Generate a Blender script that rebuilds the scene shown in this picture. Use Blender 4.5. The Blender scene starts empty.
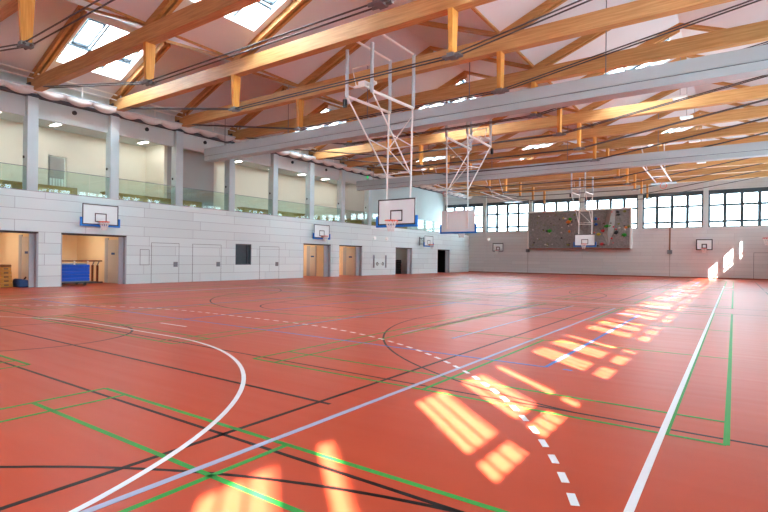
import bpy, bmesh, math, random
from mathutils import Vector, Matrix
random.seed(7)
S = bpy.context.scene
COL = S.collection

# ------------------------------------------------------------------ materials
def new_mat(name):
    m = bpy.data.materials.new(name); m.use_nodes = True
    nt = m.node_tree
    return m, nt, nt.nodes['Principled BSDF']

def lin(r, g, b):
    f = lambda c: (c/255/12.92) if c/255 <= 0.04045 else ((c/255+0.055)/1.055)**2.4
    return (f(r), f(g), f(b), 1.0)

def plain(name, rgb, rough=0.5, metal=0.0, var=0.04, scale=6.0, spec=0.5):
    """procedural paint: the colour with a faint noise mottling"""
    m, nt, b = new_mat(name)
    c = lin(*rgb)
    tc = nt.nodes.new('ShaderNodeTexCoord')
    n = nt.nodes.new('ShaderNodeTexNoise'); n.inputs['Scale'].default_value = scale; n.inputs['Detail'].default_value = 3
    nt.links.new(tc.outputs['Object'], n.inputs['Vector'])
    mx = nt.nodes.new('ShaderNodeMix'); mx.data_type = 'RGBA'
    mx.inputs[6].default_value = tuple(v*(1-var) for v in c[:3]) + (1,)
    mx.inputs[7].default_value = tuple(min(1, v*(1+var)) for v in c[:3]) + (1,)
    nt.links.new(n.outputs['Fac'], mx.inputs[0]); nt.links.new(mx.outputs[2], b.inputs['Base Color'])
    b.inputs['Roughness'].default_value = rough; b.inputs['Metallic'].default_value = metal
    b.inputs['Specular IOR Level'].default_value = spec
    return m

def emit(name, rgb, strength):
    m, nt, b = new_mat(name)
    b.inputs['Base Color'].default_value = lin(*rgb)
    b.inputs['Emission Color'].default_value = lin(*rgb); b.inputs['Emission Strength'].default_value = strength
    return m

def boards(name, rgb, line, axes, bw, rh, mortar=0.012, var=0.05, rough=0.6, spec=0.3):
    """wall clad in long staggered boards with thin dark joints; axes = which object axes run along / up the wall"""
    m, nt, b = new_mat(name)
    tc = nt.nodes.new('ShaderNodeTexCoord'); sp = nt.nodes.new('ShaderNodeSeparateXYZ'); cb = nt.nodes.new('ShaderNodeCombineXYZ')
    nt.links.new(tc.outputs['Object'], sp.inputs[0])
    nt.links.new(sp.outputs[axes[0]], cb.inputs[0]); nt.links.new(sp.outputs[axes[1]], cb.inputs[1])
    br = nt.nodes.new('ShaderNodeTexBrick')
    br.offset = 0.37; br.offset_frequency = 3; br.squash = 1.7; br.squash_frequency = 2
    c = lin(*rgb)
    br.inputs['Color1'].default_value = tuple(v*(1-var) for v in c[:3]) + (1,)
    br.inputs['Color2'].default_value = tuple(min(1, v*(1+var)) for v in c[:3]) + (1,)
    br.inputs['Mortar'].default_value = lin(*line)
    br.inputs['Scale'].default_value = 1.0; br.inputs['Mortar Size'].default_value = mortar
    br.inputs['Mortar Smooth'].default_value = 0.2
    br.inputs['Brick Width'].default_value = bw; br.inputs['Row Height'].default_value = rh
    nt.links.new(cb.outputs[0], br.inputs['Vector']); nt.links.new(br.outputs['Color'], b.inputs['Base Color'])
    b.inputs['Roughness'].default_value = rough; b.inputs['Specular IOR Level'].default_value = spec
    return m

def timber(name, dark, light, stretch=(0.5, 9, 9), rough=0.5):
    m, nt, b = new_mat(name)
    tc = nt.nodes.new('ShaderNodeTexCoord'); mp = nt.nodes.new('ShaderNodeMapping')
    mp.inputs['Scale'].default_value = stretch
    n = nt.nodes.new('ShaderNodeTexNoise'); n.inputs['Scale'].default_value = 2.0; n.inputs['Detail'].default_value = 5
    r = nt.nodes.new('ShaderNodeValToRGB')
    r.color_ramp.elements[0].position = 0.3; r.color_ramp.elements[0].color = lin(*dark)
    r.color_ramp.elements[1].position = 0.7; r.color_ramp.elements[1].color = lin(*light)
    nt.links.new(tc.outputs['Object'], mp.inputs[0]); nt.links.new(mp.outputs[0], n.inputs['Vector'])
    nt.links.new(n.outputs['Fac'], r.inputs[0]); nt.links.new(r.outputs[0], b.inputs['Base Color'])
    b.inputs['Roughness'].default_value = rough; b.inputs['Specular IOR Level'].default_value = 0.3
    return m

def pane(name, tint, fresnel=1.5, frost=0.0):
    """thin window pane: lets light straight through, mirrors a little at the surface"""
    m, nt, b = new_mat(name)
    nt.nodes.remove(b)
    out = nt.nodes['Material Output']
    t = nt.nodes.new('ShaderNodeBsdfTransparent'); t.inputs[0].default_value = tint
    g = nt.nodes.new('ShaderNodeBsdfGlossy'); g.inputs['Roughness'].default_value = 0.02
    lw = nt.nodes.new('ShaderNodeLayerWeight'); lw.inputs['Blend'].default_value = 0.5
    pw = nt.nodes.new('ShaderNodeMath'); pw.operation = 'POWER'; pw.inputs[1].default_value = 4.0
    fr = nt.nodes.new('ShaderNodeMath'); fr.operation = 'MULTIPLY_ADD'; fr.inputs[1].default_value = 0.9; fr.inputs[2].default_value = 0.04*(fresnel/1.5)**2
    nt.links.new(lw.outputs['Facing'], pw.inputs[0]); nt.links.new(pw.outputs[0], fr.inputs[0])
    mx = nt.nodes.new('ShaderNodeMixShader')
    nt.links.new(fr.outputs[0], mx.inputs[0]); nt.links.new(t.outputs[0], mx.inputs[1]); nt.links.new(g.outputs[0], mx.inputs[2])
    last = mx
    if frost:
        d = nt.nodes.new('ShaderNodeBsdfTranslucent'); d.inputs[0].default_value = (0.9, 0.95, 1, 1)
        m2 = nt.nodes.new('ShaderNodeMixShader'); m2.inputs[0].default_value = frost
        nt.links.new(mx.outputs[0], m2.inputs[1]); nt.links.new(d.outputs[0], m2.inputs[2]); last = m2
    nt.links.new(last.outputs[0], out.inputs[0])
    return m

M = {}
# sports floor: poured orange-red surface, faint mottling and long roller streaks
m, nt, b = new_mat('red sports floor')
tc = nt.nodes.new('ShaderNodeTexCoord')
n1 = nt.nodes.new('ShaderNodeTexNoise'); n1.inputs['Scale'].default_value = 0.6; n1.inputs['Detail'].default_value = 4
mp = nt.nodes.new('ShaderNodeMapping'); mp.inputs['Scale'].default_value = (0.25, 5, 1)
n2 = nt.nodes.new('ShaderNodeTexNoise'); n2.inputs['Scale'].default_value = 1.2; n2.inputs['Detail'].default_value = 3
nt.links.new(tc.outputs['Object'], n1.inputs['Vector']); nt.links.new(tc.outputs['Object'], mp.inputs[0]); nt.links.new(mp.outputs[0], n2.inputs['Vector'])
mx = nt.nodes.new('ShaderNodeMix'); mx.data_type = 'RGBA'
mx.inputs[6].default_value = lin(175, 65, 40); mx.inputs[7].default_value = lin(188, 74, 48)
nt.links.new(n1.outputs['Fac'], mx.inputs[0]); nt.links.new(mx.outputs[2], b.inputs['Base Color'])
mr = nt.nodes.new('ShaderNodeMapRange'); mr.inputs['To Min'].default_value = 0.27; mr.inputs['To Max'].default_value = 0.40
nt.links.new(n2.outputs['Fac'], mr.inputs[0]); nt.links.new(mr.outputs[0], b.inputs['Roughness'])
b.inputs['Specular IOR Level'].default_value = 0.13
M['floor'] = m

def line_mat(name, rgb):
    return plain(name, rgb, rough=0.42, var=0.02, spec=0.15)
M['l_white'] = line_mat('white line paint', (222, 222, 224))
M['l_black'] = line_mat('black line paint', (26, 20, 22))
M['l_green'] = line_mat('green line paint', (44, 146, 60))
M['l_blue'] = line_mat('blue line paint', (70, 120, 190))
M['l_grey'] = line_mat('pale blue line paint', (158, 165, 190))

M['wall_l'] = boards('pale board cladding left', (226, 239, 238), (172, 180, 184), (1, 2), 3.1, 0.53, mortar=0.010)
M['wall_b'] = boards('pale board cladding back', (212, 212, 210), (180, 179, 178), (0, 2), 3.4, 0.36, mortar=0.008)
M['plaster'] = plain('white plaster', (208, 216, 214), rough=0.8, var=0.03, scale=1.5, spec=0.2)
M['beige'] = plain('beige plaster', (236, 216, 182), rough=0.8, var=0.04, scale=2.0, spec=0.2)
M['cream'] = plain('cream plaster', (230, 227, 212), rough=0.8, var=0.03, scale=1.0, spec=0.2)
M['greywall'] = plain('grey plaster', (178, 174, 170), rough=0.8, var=0.03, scale=1.0, spec=0.2)
M['concrete'] = plain('fair concrete', (198, 212, 214), rough=0.7, var=0.06, scale=2.5, spec=0.3)
M['ceiling'] = plain('white acoustic roof panel', (222, 222, 224), rough=0.9, var=0.03, scale=1.2, spec=0.1)
M['glulam'] = timber('glulam spruce', (190, 136, 80), (216, 166, 108))
M['strut'] = timber('glulam strut', (206, 136, 58), (228, 164, 84), stretch=(9, 9, 0.5))
M['rafter'] = timber('rafter spruce', (176, 124, 70), (204, 150, 92))
M['steel'] = plain('dark steel rod', (88, 82, 82), rough=0.45, metal=0.6)
M['galv'] = plain('galvanised steel', (128, 130, 134), rough=0.45, metal=0.6)
M['casing'] = plain('grey blue sheet metal', (178, 188, 192), rough=0.45, metal=0.0, var=0.02, scale=1)
M['groove'] = plain('dark joint', (86, 92, 98), rough=0.7)
M['white'] = plain('white paint', (238, 248, 248), rough=0.4, var=0.02)
M['tube'] = plain('white powder coat', (236, 234, 228), rough=0.4, var=0.02)
M['tubegrey'] = plain('pale grey powder coat', (186, 192, 196), rough=0.45, var=0.02)
M['blackline'] = plain('black board line', (40, 40, 44), rough=0.5)
M['black'] = plain('black plastic', (26, 26, 28), rough=0.5)
M['blue'] = plain('blue pad', (16, 120, 214), rough=0.5)
M['rim'] = plain('orange rim', (238, 84, 36), rough=0.4)
M['redrim'] = plain('red rim', (214, 44, 40), rough=0.4)
M['net'] = plain('white cord', (236, 234, 230), rough=0.8)
M['darkframe'] = plain('dark window frame', (70, 84, 92), rough=0.5)
M['glass'] = pane('window glass', (0.97, 0.99, 1.0, 1))
M['skyglass'] = pane('roof glass', (0.95, 0.99, 1.0, 1), frost=0.8)
M['balglass'] = pane('green balustrade glass', (0.88, 0.96, 0.92, 1), fresnel=1.6)
M['darkglass'] = plain('dark tinted glass', (66, 84, 92), rough=0.12, spec=0.6)
M['olive'] = timber('olive bench board', (150, 126, 60), (172, 146, 76), stretch=(9, 0.4, 9))
M['skirting'] = plain('red brown skirting', (150, 78, 58), rough=0.5)
M['doorgrey'] = plain('grey door leaf', (206, 202, 194), rough=0.5)
M['jamb'] = plain('grey steel jamb', (176, 180, 186), rough=0.45)
M['doortop'] = plain('dark brown lintel', (62, 48, 44), rough=0.6)
M['signblue'] = plain('blue sign', (30, 84, 150), rough=0.4)
M['box'] = timber('varnished vaulting box', (190, 122, 40), (216, 150, 64), stretch=(1, 1, 6))
M['leather'] = plain('tan leather', (150, 96, 52), rough=0.6)
M['mat_blue'] = plain('blue gym mat', (18, 92, 214), rough=0.5)
M['mat_navy'] = plain('navy gym mat', (36, 70, 120), rough=0.6)
M['cover'] = plain('pale blue cover', (120, 150, 190), rough=0.6)
M['redwood'] = timber('red brown wood', (110, 58, 36), (140, 78, 48))
M['fabric'] = plain('white fabric', (226, 222, 218), rough=0.9, var=0.05, scale=4)
M['climb'] = plain('grey climbing panel', (138, 136, 134), rough=0.85, var=0.6, scale=7.0)
M['climblight'] = plain('light grey climbing panel', (166, 162, 158), rough=0.85, var=0.2, scale=6.0)
M['store_dark'] = plain('painted store darkness', (30, 28, 28), rough=0.9)  # near black, paints the darkness inside the unlit last store
M['lamp'] = emit('lamp diffuser', (255, 251, 242), 11.0)
M['lampwarm'] = emit('warm lamp diffuser', (255, 240, 212), 36.0)
M['lamp_soft'] = emit('wall lamp diffuser', (255, 250, 240), 0.25)
M['exit'] = emit('green exit sign', (40, 190, 110), 0.8)
M['copper'] = plain('brown strap', (140, 104, 78), rough=0.7)

# ------------------------------------------------------------------ mesh helpers
class MB:
    def __init__(s): s.v = []; s.f = []
    def face(s, pts):
        i = len(s.v); s.v += [tuple(p) for p in pts]; s.f.append(tuple(range(i, i+len(pts)))); return s
    def box(s, x0, x1, y0, y1, z0, z1):
        i = len(s.v)
        s.v += [(x0,y0,z0),(x1,y0,z0),(x1,y1,z0),(x0,y1,z0),(x0,y0,z1),(x1,y0,z1),(x1,y1,z1),(x0,y1,z1)]
        s.f += [(i,i+3,i+2,i+1),(i+4,i+5,i+6,i+7),(i,i+1,i+5,i+4),(i+1,i+2,i+6,i+5),(i+2,i+3,i+7,i+6),(i+3,i,i+4,i+7)]
        return s
    def hexa(s, p):      # 8 points: bottom ring 0-3, top ring 4-7
        i = len(s.v); s.v += [tuple(q) for q in p]
        s.f += [(i,i+3,i+2,i+1),(i+4,i+5,i+6,i+7),(i,i+1,i+5,i+4),(i+1,i+2,i+6,i+5),(i+2,i+3,i+7,i+6),(i+3,i,i+4,i+7)]
        return s
    def tube(s, a, b, r, n=8, r2=None):
        a, b = Vector(a), Vector(b); d = (b-a).normalized()
        u = d.orthogonal().normalized(); w = d.cross(u); r2 = r if r2 is None else r2
        i = len(s.v)
        for c, rr in ((a, r), (b, r2)):
            for k in range(n):
                t = 2*math.pi*k/n; s.v.append(tuple(c + (u*math.cos(t) + w*math.sin(t))*rr))
        for k in range(n):
            s.f.append((i+k, i+(k+1)%n, i+n+(k+1)%n, i+n+k))
        s.f.append(tuple(i+k for k in reversed(range(n)))); s.f.append(tuple(i+n+k for k in range(n)))
        return s
    def path(s, pts, r, n=8):
        for a, b in zip(pts, pts[1:]): s.tube(a, b, r, n)
        return s
    def torus(s, c, R, r, axis='z', N=24, n=6):
        i = len(s.v)
        for k in range(N):
            t = 2*math.pi*k/N
            for j in range(n):
                q = 2*math.pi*j/n; rr = R + r*math.cos(q); h = r*math.sin(q)
                p = {'z': (rr*math.cos(t), rr*math.sin(t), h), 'x': (h, rr*math.cos(t), rr*math.sin(t)), 'y': (rr*math.cos(t), h, rr*math.sin(t))}[axis]
                s.v.append((c[0]+p[0], c[1]+p[1], c[2]+p[2]))
        for k in range(N):
            for j in range(n):
                s.f.append((i+k*n+j, i+((k+1)%N)*n+j, i+((k+1)%N)*n+(j+1)%n, i+k*n+(j+1)%n))
        return s
    def build(s, name, mat, parent=None, smooth=False, bevel=0.0):
        me = bpy.data.meshes.new(name); me.from_pydata(s.v, [], s.f); me.update()
        bm = bmesh.new(); bm.from_mesh(me); bmesh.ops.recalc_face_normals(bm, faces=bm.faces); bm.to_mesh(me); bm.free()
        if smooth:
            for p in me.polygons: p.use_smooth = True
        o = bpy.data.objects.new(name, me); COL.objects.link(o)
        me.materials.append(mat if not isinstance(mat, str) else M[mat])
        if parent: o.parent = parent
        if bevel:
            b = o.modifiers.new('bevel', 'BEVEL'); b.width = bevel; b.segments = 2; b.limit_method = 'ANGLE'
        return o

def tag(o, label, cat, group=None):
    o['label'] = label; o['category'] = cat
    if group: o['group'] = group
    return o
def thing(name, label, cat, loc=(0, 0, 0), rz=0.0, group=None):
    o = bpy.data.objects.new(name, None); COL.objects.link(o); o.location = loc; o.rotation_euler = (0, 0, rz)
    o.empty_display_size = 0.2
    return tag(o, label, cat, group)
def struct(o): o['kind'] = 'structure'; return o

def sheet(name, mat, us, vs, P, holes, thick, flip=False):
    """a wall or roof slope: grid of faces with rectangular holes, thickened"""
    us = sorted(set([round(u, 4) for u in us] + [round(h[i], 4) for h in holes for i in (0, 1) if us[0] <= h[i] <= us[-1]]))
    vs = sorted(set([round(v, 4) for v in vs] + [round(h[i], 4) for h in holes for i in (2, 3)]))
    mb = MB(); idx = {}
    def vid(u, v):
        if (u, v) not in idx: idx[(u, v)] = len(mb.v); mb.v.append(tuple(P(u, v)))
        return idx[(u, v)]
    for a, b in zip(us, us[1:]):
        for c, d in zip(vs, vs[1:]):
            mu, mv = (a+b)/2, (c+d)/2
            if any(h[0] < mu < h[1] and h[2] < mv < h[3] for h in holes): continue
            q = (vid(a, c), vid(b, c), vid(b, d), vid(a, d))
            mb.f.append(q[::-1] if flip else q)
    me = bpy.data.meshes.new(name); me.from_pydata(mb.v, [], mb.f); me.update()
    o = bpy.data.objects.new(name, me); COL.objects.link(o); me.materials.append(M[mat])
    so = o.modifiers.new('solid', 'SOLIDIFY'); so.thickness = thick; so.offset = -1.0
    return o

# ------------------------------------------------------------------ dimensions of the hall (metres)
XL, XR, YB, YF = -27.2, 3.3, 57.6, -19.2
BAY = 3.83
TY = [10 + BAY*k for k in range(-1, 13)]          # roof trusses in view
YS = [10 + BAY*k for k in range(-8, 13)]          # all bays
VAL = (-27.5, -17.35, -7.15, 3.05)                # valleys of the three gables
def roof_z(X):
    for a, b in zip(VAL, VAL[1:]):
        if X <= b:
            mid = (a+b)/2
            return 9.9 + 0.4*min(X-a, b-X)
    return 9.9
OPEN = [(7.1, 10.28), (11.26, 14.52), (28.23, 31.44), (32.5, 35.7), (41.07, 44.18), (49.57, 52.5)]

# ------------------------------------------------------------------ setting: floor
floor = struct(MB().box(XL-6.5, XR+0.45, YF-0.4, YB+0.4, -0.25, 0.0).build('floor', 'floor'))

def strip(mb, x0, y0, x1, y1, w, z):
    d = Vector((x1-x0, y1-y0)); d.normalize(); p = Vector((-d.y, d.x))*w/2
    mb.hexa([(x0-p.x, y0-p.y, 0.0), (x1-p.x, y1-p.y, 0.0), (x1+p.x, y1+p.y, 0.0), (x0+p.x, y0+p.y, 0.0),
             (x0-p.x, y0-p.y, z), (x1-p.x, y1-p.y, z), (x1+p.x, y1+p.y, z), (x0+p.x, y0+p.y, z)])
def polyline(mb, pts, w, z, closed=False):
    n = len(pts); P2 = [Vector(p) for p in pts]; nr = []
    for i in range(n):
        a = P2[i-1] if (i or closed) else P2[i]; b2 = P2[(i+1) % n] if (i < n-1 or closed) else P2[i]
        d = (b2-a).normalized(); nr.append(Vector((-d.y, d.x))*w/2)
    base = len(mb.v)
    for p, q in zip(P2, nr):
        mb.v += [(p.x-q.x, p.y-q.y, z), (p.x+q.x, p.y+q.y, z)]
    for i in range(n if closed else n-1):
        j = (i+1) % n; mb.f.append((base+2*i, base+2*j, base+2*j+1, base+2*i+1))
def arc(cx, cy, r, a0, a1, n=48):
    return [(cx+r*math.cos(math.radians(a0+(a1-a0)*i/n)), cy+r*math.sin(math.radians(a0+(a1-a0)*i/n))) for i in range(n+1)]

# black lines: basketball
mb = MB(); z = 0.0012; w = 0.05
XC = -11.25
def court(yc):                                    # court running along the hall, half-way line at yc
    x0, x1, y0, y1 = XC-7.54, XC+7.54, yc-14, yc+14
    for X in (x0, x1): strip(mb, X, max(y0, YF+1), X, y1, w, z)
    for Y in (y0, y1):
        if Y > YF+1: strip(mb, x0, Y, x1, Y, w, z)
    strip(mb, x0-.15, yc, x1+.15, yc, w, z)
    polyline(mb, arc(XC, yc, 1.78, 0, 360, 64)[:-1], w, z, True)
    for s, yb in ((1, y1), (-1, y0)):
        if yb < YF: continue
        yh = yb - s*1.6
        polyline(mb, [(XC-6.6, yb)] + [(XC+6.7*math.cos(t), yh-s*6.7*math.sin(t)) for t in [math.radians(170-i*160/60) for i in range(61)]] + [(XC+6.6, yb)], w, z)
        strip(mb, XC-1.8, yb-s*5.8, XC+1.8, yb-s*5.8, w, z)
        for q in (-1, 1): strip(mb, XC+q*3.0, yb, XC+q*1.8, yb-s*5.8, w, z)
        polyline(mb, [(XC+1.8*math.cos(t), yb-s*5.8-s*1.8*math.sin(t)) for t in [math.pi*i/24 for i in range(25)]], w, z)
court(4.13); court(35.3)
for yc in (-3.74, 12.03, 27.4, 42.8):             # courts across the hall
    for s in (-1, 1): strip(mb, -23.9, yc+s*6.6, 1.4, yc+s*6.6, 0.04, z)
    for X in (-23.9, 1.4): strip(mb, X, yc-6.6, X, yc+6.6, 0.04, z)
    polyline(mb, [(-0.2+6.7*math.cos(t), yc+6.7*math.sin(t)) for t in [math.radians(100+160*i/70) for i in range(71)]], 0.04, z)
    polyline(mb, [(-22.3+6.7*math.cos(t), yc+6.7*math.sin(t)) for t in [math.radians(-80+160*i/70) for i in range(71)]], 0.04, z)
mb.build('basketball_line', 'l_black', floor)['label'] = 'thin black basketball court lines on the red floor'

# green lines: badminton
mb = MB(); z = 0.0018; w = 0.05
def badminton(x0, x1, y0, y1):
    xc = (x0+x1)/2
    for X in (x0, x0+.46, x1-.46, x1): strip(mb, X, y0, X, y1, w, z)
    for Y in (y0, y0+.75, y1-.75, y1): strip(mb, x0, Y, x1, Y, w, z)
    ym = (y0+y1)/2
    for s in (-1, 1):
        strip(mb, x0, ym+s*1.98, x1, ym+s*1.98, w, z)
        strip(mb, xc, ym+s*1.98, xc, ym+s*6.7, w, z)
for y0 in (-10.38, 5.26, 20.9, 36.5):
    badminton(-6.1, -0.04, y0, y0+13.4); badminton(-14.33, -8.25, y0, y0+13.4); badminton(-22.5, -16.4, y0, y0+13.4)
mb.build('badminton_line', 'l_green', floor)['label'] = 'green badminton court lines on the red floor'

# blue lines: volleyball
mb = MB(); z = 0.0024; w = 0.055
for yc in (-3.6, 11.97, 27.4, 42.8):
    x0, x1, y0, y1 = -20.27, -2.27, yc-4.5, yc+4.5
    strip(mb, x0, y0, x1, y0, w, z); strip(mb, x0, y1, x1, y1, w, z)
    for X in (x0, x1, -14.27, -11.27, -8.27): strip(mb, X, y0, X, y1, w, z)
    for q in (0.25, ): strip(mb, x1+q, y0, x1+q+.13, y0, w, z)
mb.build('volleyball_line', 'l_blue', floor)['label'] = 'blue volleyball court lines on the red floor'

# pale line along the hall
mb = MB(); z = 0.0030
strip(mb, -3.25, -12, -3.25, 18.2, 0.06, z)
strip(mb, -4.58, 9.0, -4.58, 18.2, 0.05, z)
for Y in (9.0, 9.9): strip(mb, -5.75, Y, -5.75, 18, 0.05, z)  # pale strip painted for the reflection sheen on a green badminton line
mb.build('court_line', 'l_grey', floor)['label'] = 'pale blue-grey line and painted sheen strip running along the floor'

# white lines: handball
mb = MB(); z = 0.0036; w = 0.055
HX = -10.53; HY = -0.26
for X in (HX-10, HX+10): strip(mb, X, HY, X, HY+40, w, z)
for Y in (HY, HY+20, HY+40): strip(mb, HX-10, Y, HX+10, Y, w, z)
def dee(r, y, s):
    P1 = arc(HX+1.5, 0, r, 0, 90, 40) + arc(HX-1.5, 0, r, 90, 180, 40)
    return [(a, y+s*b) for a, b in P1]
for y, s in ((HY, 1), (HY+40, -1)):
    polyline(mb, dee(5.975, y, s), w, z)
    P9 = dee(8.975, y, s)
    acc = 0; on = [P9[0]]; drawing = True
    for a, b in zip(P9, P9[1:]):                  # dashes of 15 cm
        a = Vector(a); b = Vector(b); L = (b-a).length; t = 0
        while t < L-1e-6:
            stp = min(0.17-acc, L-t); t += stp; acc += stp
            q = a+(b-a)*(t/L)
            if acc >= 0.17-1e-6:
                if drawing:
                    on.append(tuple(q)); strip(mb, on[0][0], on[0][1], on[-1][0], on[-1][1], w, z); on = []
                else: on = [tuple(q)]
                drawing = not drawing; acc = 0
    strip(mb, HX-.5, y+s*6.975, HX+.5, y+s*6.975, w, z)
mb.build('handball_line', 'l_white', floor)['label'] = 'white handball court lines, solid and dashed, on the red floor'

# ------------------------------------------------------------------ setting: left wall with six store openings
PL = lambda u, v: (XL, u, v)
holes = [(a, b, -0.01, 2.65) for a, b in OPEN] + [(21.82, 23.17, 1.03, 2.43)]
struct(sheet('wall_left', 'wall_l', [YF, YB], [0, 4.55], PL, holes, 0.3))
# the gallery behind its parapet: floor, back wall, ceiling, fascia
struct(MB().box(-31.2, XL-.02, YF, YB, 4.3, 4.57).build('floor_gallery', 'greywall'))
struct(sheet('wall_gallery', 'cream', [YF, YB], [4.57, 10.2], lambda u, v: (-31.0, u, v), [(12.2, 13.1, 4.7, 7.05)], 0.3))
struct(MB().box(-31.0, -27.75, YF, 37.0, 8.5, 8.7).build('ceiling_gallery', 'plaster'))
struct(MB().box(-27.75, -27.5, YF, 37.0, 8.1, 9.9).build('trim_1', 'plaster'))
struct(MB().box(-31.3, -27.4, YF, YB, 9.92, 10.2).build('ceiling_side', 'ceiling'))
struct(MB().box(-29.15, -28.9, 17.9, 21.3, 4.57, 8.5).build('wall_stair', 'greywall'))
struct(MB().box(-31.0, -28.9, 17.7, 17.9, 4.57, 8.5).build('wall_stair', 'cream'))
struct(MB().box(-31.0, -28.9, 21.3, 21.5, 4.57, 8.5).build('wall_stair', 'cream'))
struct(MB().box(-31.0, -27.75, 36.9, 37.2, 4.57, 9.9).build('wall_stair', 'greywall'))
struct(MB().box(-30.95, -30.8, 37.2, YB, 4.57, 9.92).build('wall_gallery_end', 'plaster'))
for Y in YS:                                       # concrete columns
    if 2 < Y < 37.5:
        struct(MB().box(-27.72, -27.2, Y-.23, Y+.23, 4.57, 9.2).build('trim_2', 'concrete', bevel=0.015))
# small window with bars in the gallery's doorway recess
win = struct(MB().box(-31.5, -31.36, 12.05, 13.25, 4.55, 7.2).build('window_2', 'greywall'))
mb = MB()
for q in range(6): mb.box(-31.37, -31.33, 12.22+q*.145, 12.32+q*.145, 5.15, 5.85)
mb.build('window_bar', 'white', win)
struct(MB().box(-31.3, -31.0, 12.15, 12.2, 4.7, 7.1).build('trim_3', 'jamb'))

# dark control-room window in the left wall
win = struct(MB().box(-27.42, -27.36, 21.82, 23.17, 1.03, 2.43).build('window_1', 'darkglass'))
mb = MB()
for a in ((21.82, 21.88, 1.03, 2.43), (23.11, 23.17, 1.03, 2.43), (21.88, 23.11, 1.03, 1.09), (21.88, 23.11, 2.37, 2.43), (22.86, 22.93, 1.09, 2.37)):
    mb.box(-27.36, -27.25, *a)
mb.build('window_frame', 'darkframe', win)

# flush doors in the cladding with square handles
for i, (a, b, h) in enumerate(((15.95, 17.66, 17.45), (18.6, 20.66, 20.45), (23.9, 25.7, 25.5))):
    d = struct(MB().box(XL-.03, XL+.006, a, b, 0.02, 2.3).build('door_%d' % (i+1), 'wall_l'))
    mb = MB()
    for q in ((a-.02, a, 0, 2.32), (b, b+.02, 0, 2.32), (a, b, 2.3, 2.32)): mb.box(XL-.01, XL+.008, *q)
    mb.build('door_joint', 'groove', d)
    MB().box(XL+.006, XL+.03, h-.13, h+.13, 0.93, 1.22).build('door_handle', 'galv', d)
mb = MB()
for q in ((15.27, 15.29, 1.04, 1.92), (15.8, 15.82, 1.04, 1.92), (15.29, 15.8, 1.04, 1.06), (15.29, 15.8, 1.90, 1.92)): mb.box(XL-.01, XL+.008, *q)
struct(mb.build('trim_4', 'groove'))

# store rooms behind the openings
for i, (a, b) in enumerate(OPEN):
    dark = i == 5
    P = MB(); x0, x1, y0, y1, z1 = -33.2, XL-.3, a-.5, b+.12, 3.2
    wm = ('beige', 'beige', 'beige', 'beige', 'plaster', 'store_dark')[i]  # last store gets its darkness from near-black walls
    mb = MB().box(x0-.1, x0, y0-.1, y1+.1, 0, z1).box(x0, x1, y0-.1, y0, 0, z1).box(x0, x1, y1, y1+.1, 0, z1)
    struct(mb.build('wall_storage', wm))
    struct(MB().box(x0, x1, y0, y1, z1, z1+.1).build('ceiling_storage', 'cream' if not dark else 'store_dark'))
    # steel jambs and dark lintel of the lifting door
    mb = MB().box(XL-.3, XL-.02, b-.07, b, 0, 2.6).box(XL-.3, XL-.02, a, a+.05, 0, 2.6)
    if i < 2: mb.box(XL-.62, XL-.3, b+.02, b+.1, 0, 2.6).box(XL-.3, XL-.25, b-.3, b-.07, 0, 2.6)
    if i in (2, 3, 4, 5): mb.box(XL-.62, XL-.3, b+.02, b+.1, 0, 2.6).box(XL-.3, XL-.25, b-.55, b-.07, 0, 2.6)
    struct(mb.build('trim_5', 'jamb'))
    struct(MB().box(XL-.28, XL-.02, a, b, 2.56, 2.65).build('trim_6', 'doortop'))
    struct(MB().box(XL-.34, XL-.28, a-.3, b+.1, 2.60, 3.15).build('trim_7', wm))
    if i < 4:
        dx = (-29.35, -29.35, -29.6, -29.1)[i]; dw = (1.15, 1.15, .6, 1.0)[i]
        d = struct(MB().box(dx, dx+dw, y1-.05, y1-.005, 0, 2.45).build('door_%d' % (i+4), 'doorgrey'))
        MB().box(dx-.35, dx, y1-.06, y1-.005, 0, 2.55).box(dx+dw, dx+dw+.12, y1-.06, y1-.005, 0, 2.55).build('door_frame', 'jamb', d)
        MB().box(dx+dw/2-.18, dx+dw/2+.18, y1-.06, y1-.05, 1.6, 1.72).build('door_sign', 'signblue', d)
        t = thing('storage_lamp', ('long lamp on the ceiling of the store with the wooden box', 'long lamp on the ceiling of the store with the blue mat trolley',
                   'long lamp on the ceiling of the store below the second wall hoop', 'long lamp on the ceiling of the plain store right of the hooped store')[i], 'lamp', (-30.4, (a+b)/2, z1))
        MB().box(-.6, .6, -.12, .12, -.05, 0).build('lamp_body', 'white', t)
        MB().box(-.57, .57, -.1, .1, -.065, -.05).build('diffuser', 'lampwarm', t)
    elif i == 4:
        t = thing('storage_lamp', 'added unseen lamp on the ceiling of the store with the dark mat stack', 'lamp', (-31.0, (a+b)/2, z1))  # unseen lamp, added to brighten the upper part of this store
        MB().box(-.6, .6, -.12, .12, -.05, 0).build('lamp_body', 'white', t)
        MB().box(-.57, .57, -.1, .1, -.065, -.05).build('diffuser', 'lamp', t)
        t = thing('added_mat_stack', 'tall stack of black mats added to darken the store right of the vertical rails', 'mats', (-29.2, 42.75, 0))
        for k in range(8): MB().box(-.8, .8, -1.5+.03*(k % 3), 1.25-.04*(k % 2), .18*k, .18*k+.17).build('gym_mat', 'black', t, bevel=.02)  # black stack added for the dark lower half of the doorway

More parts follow.
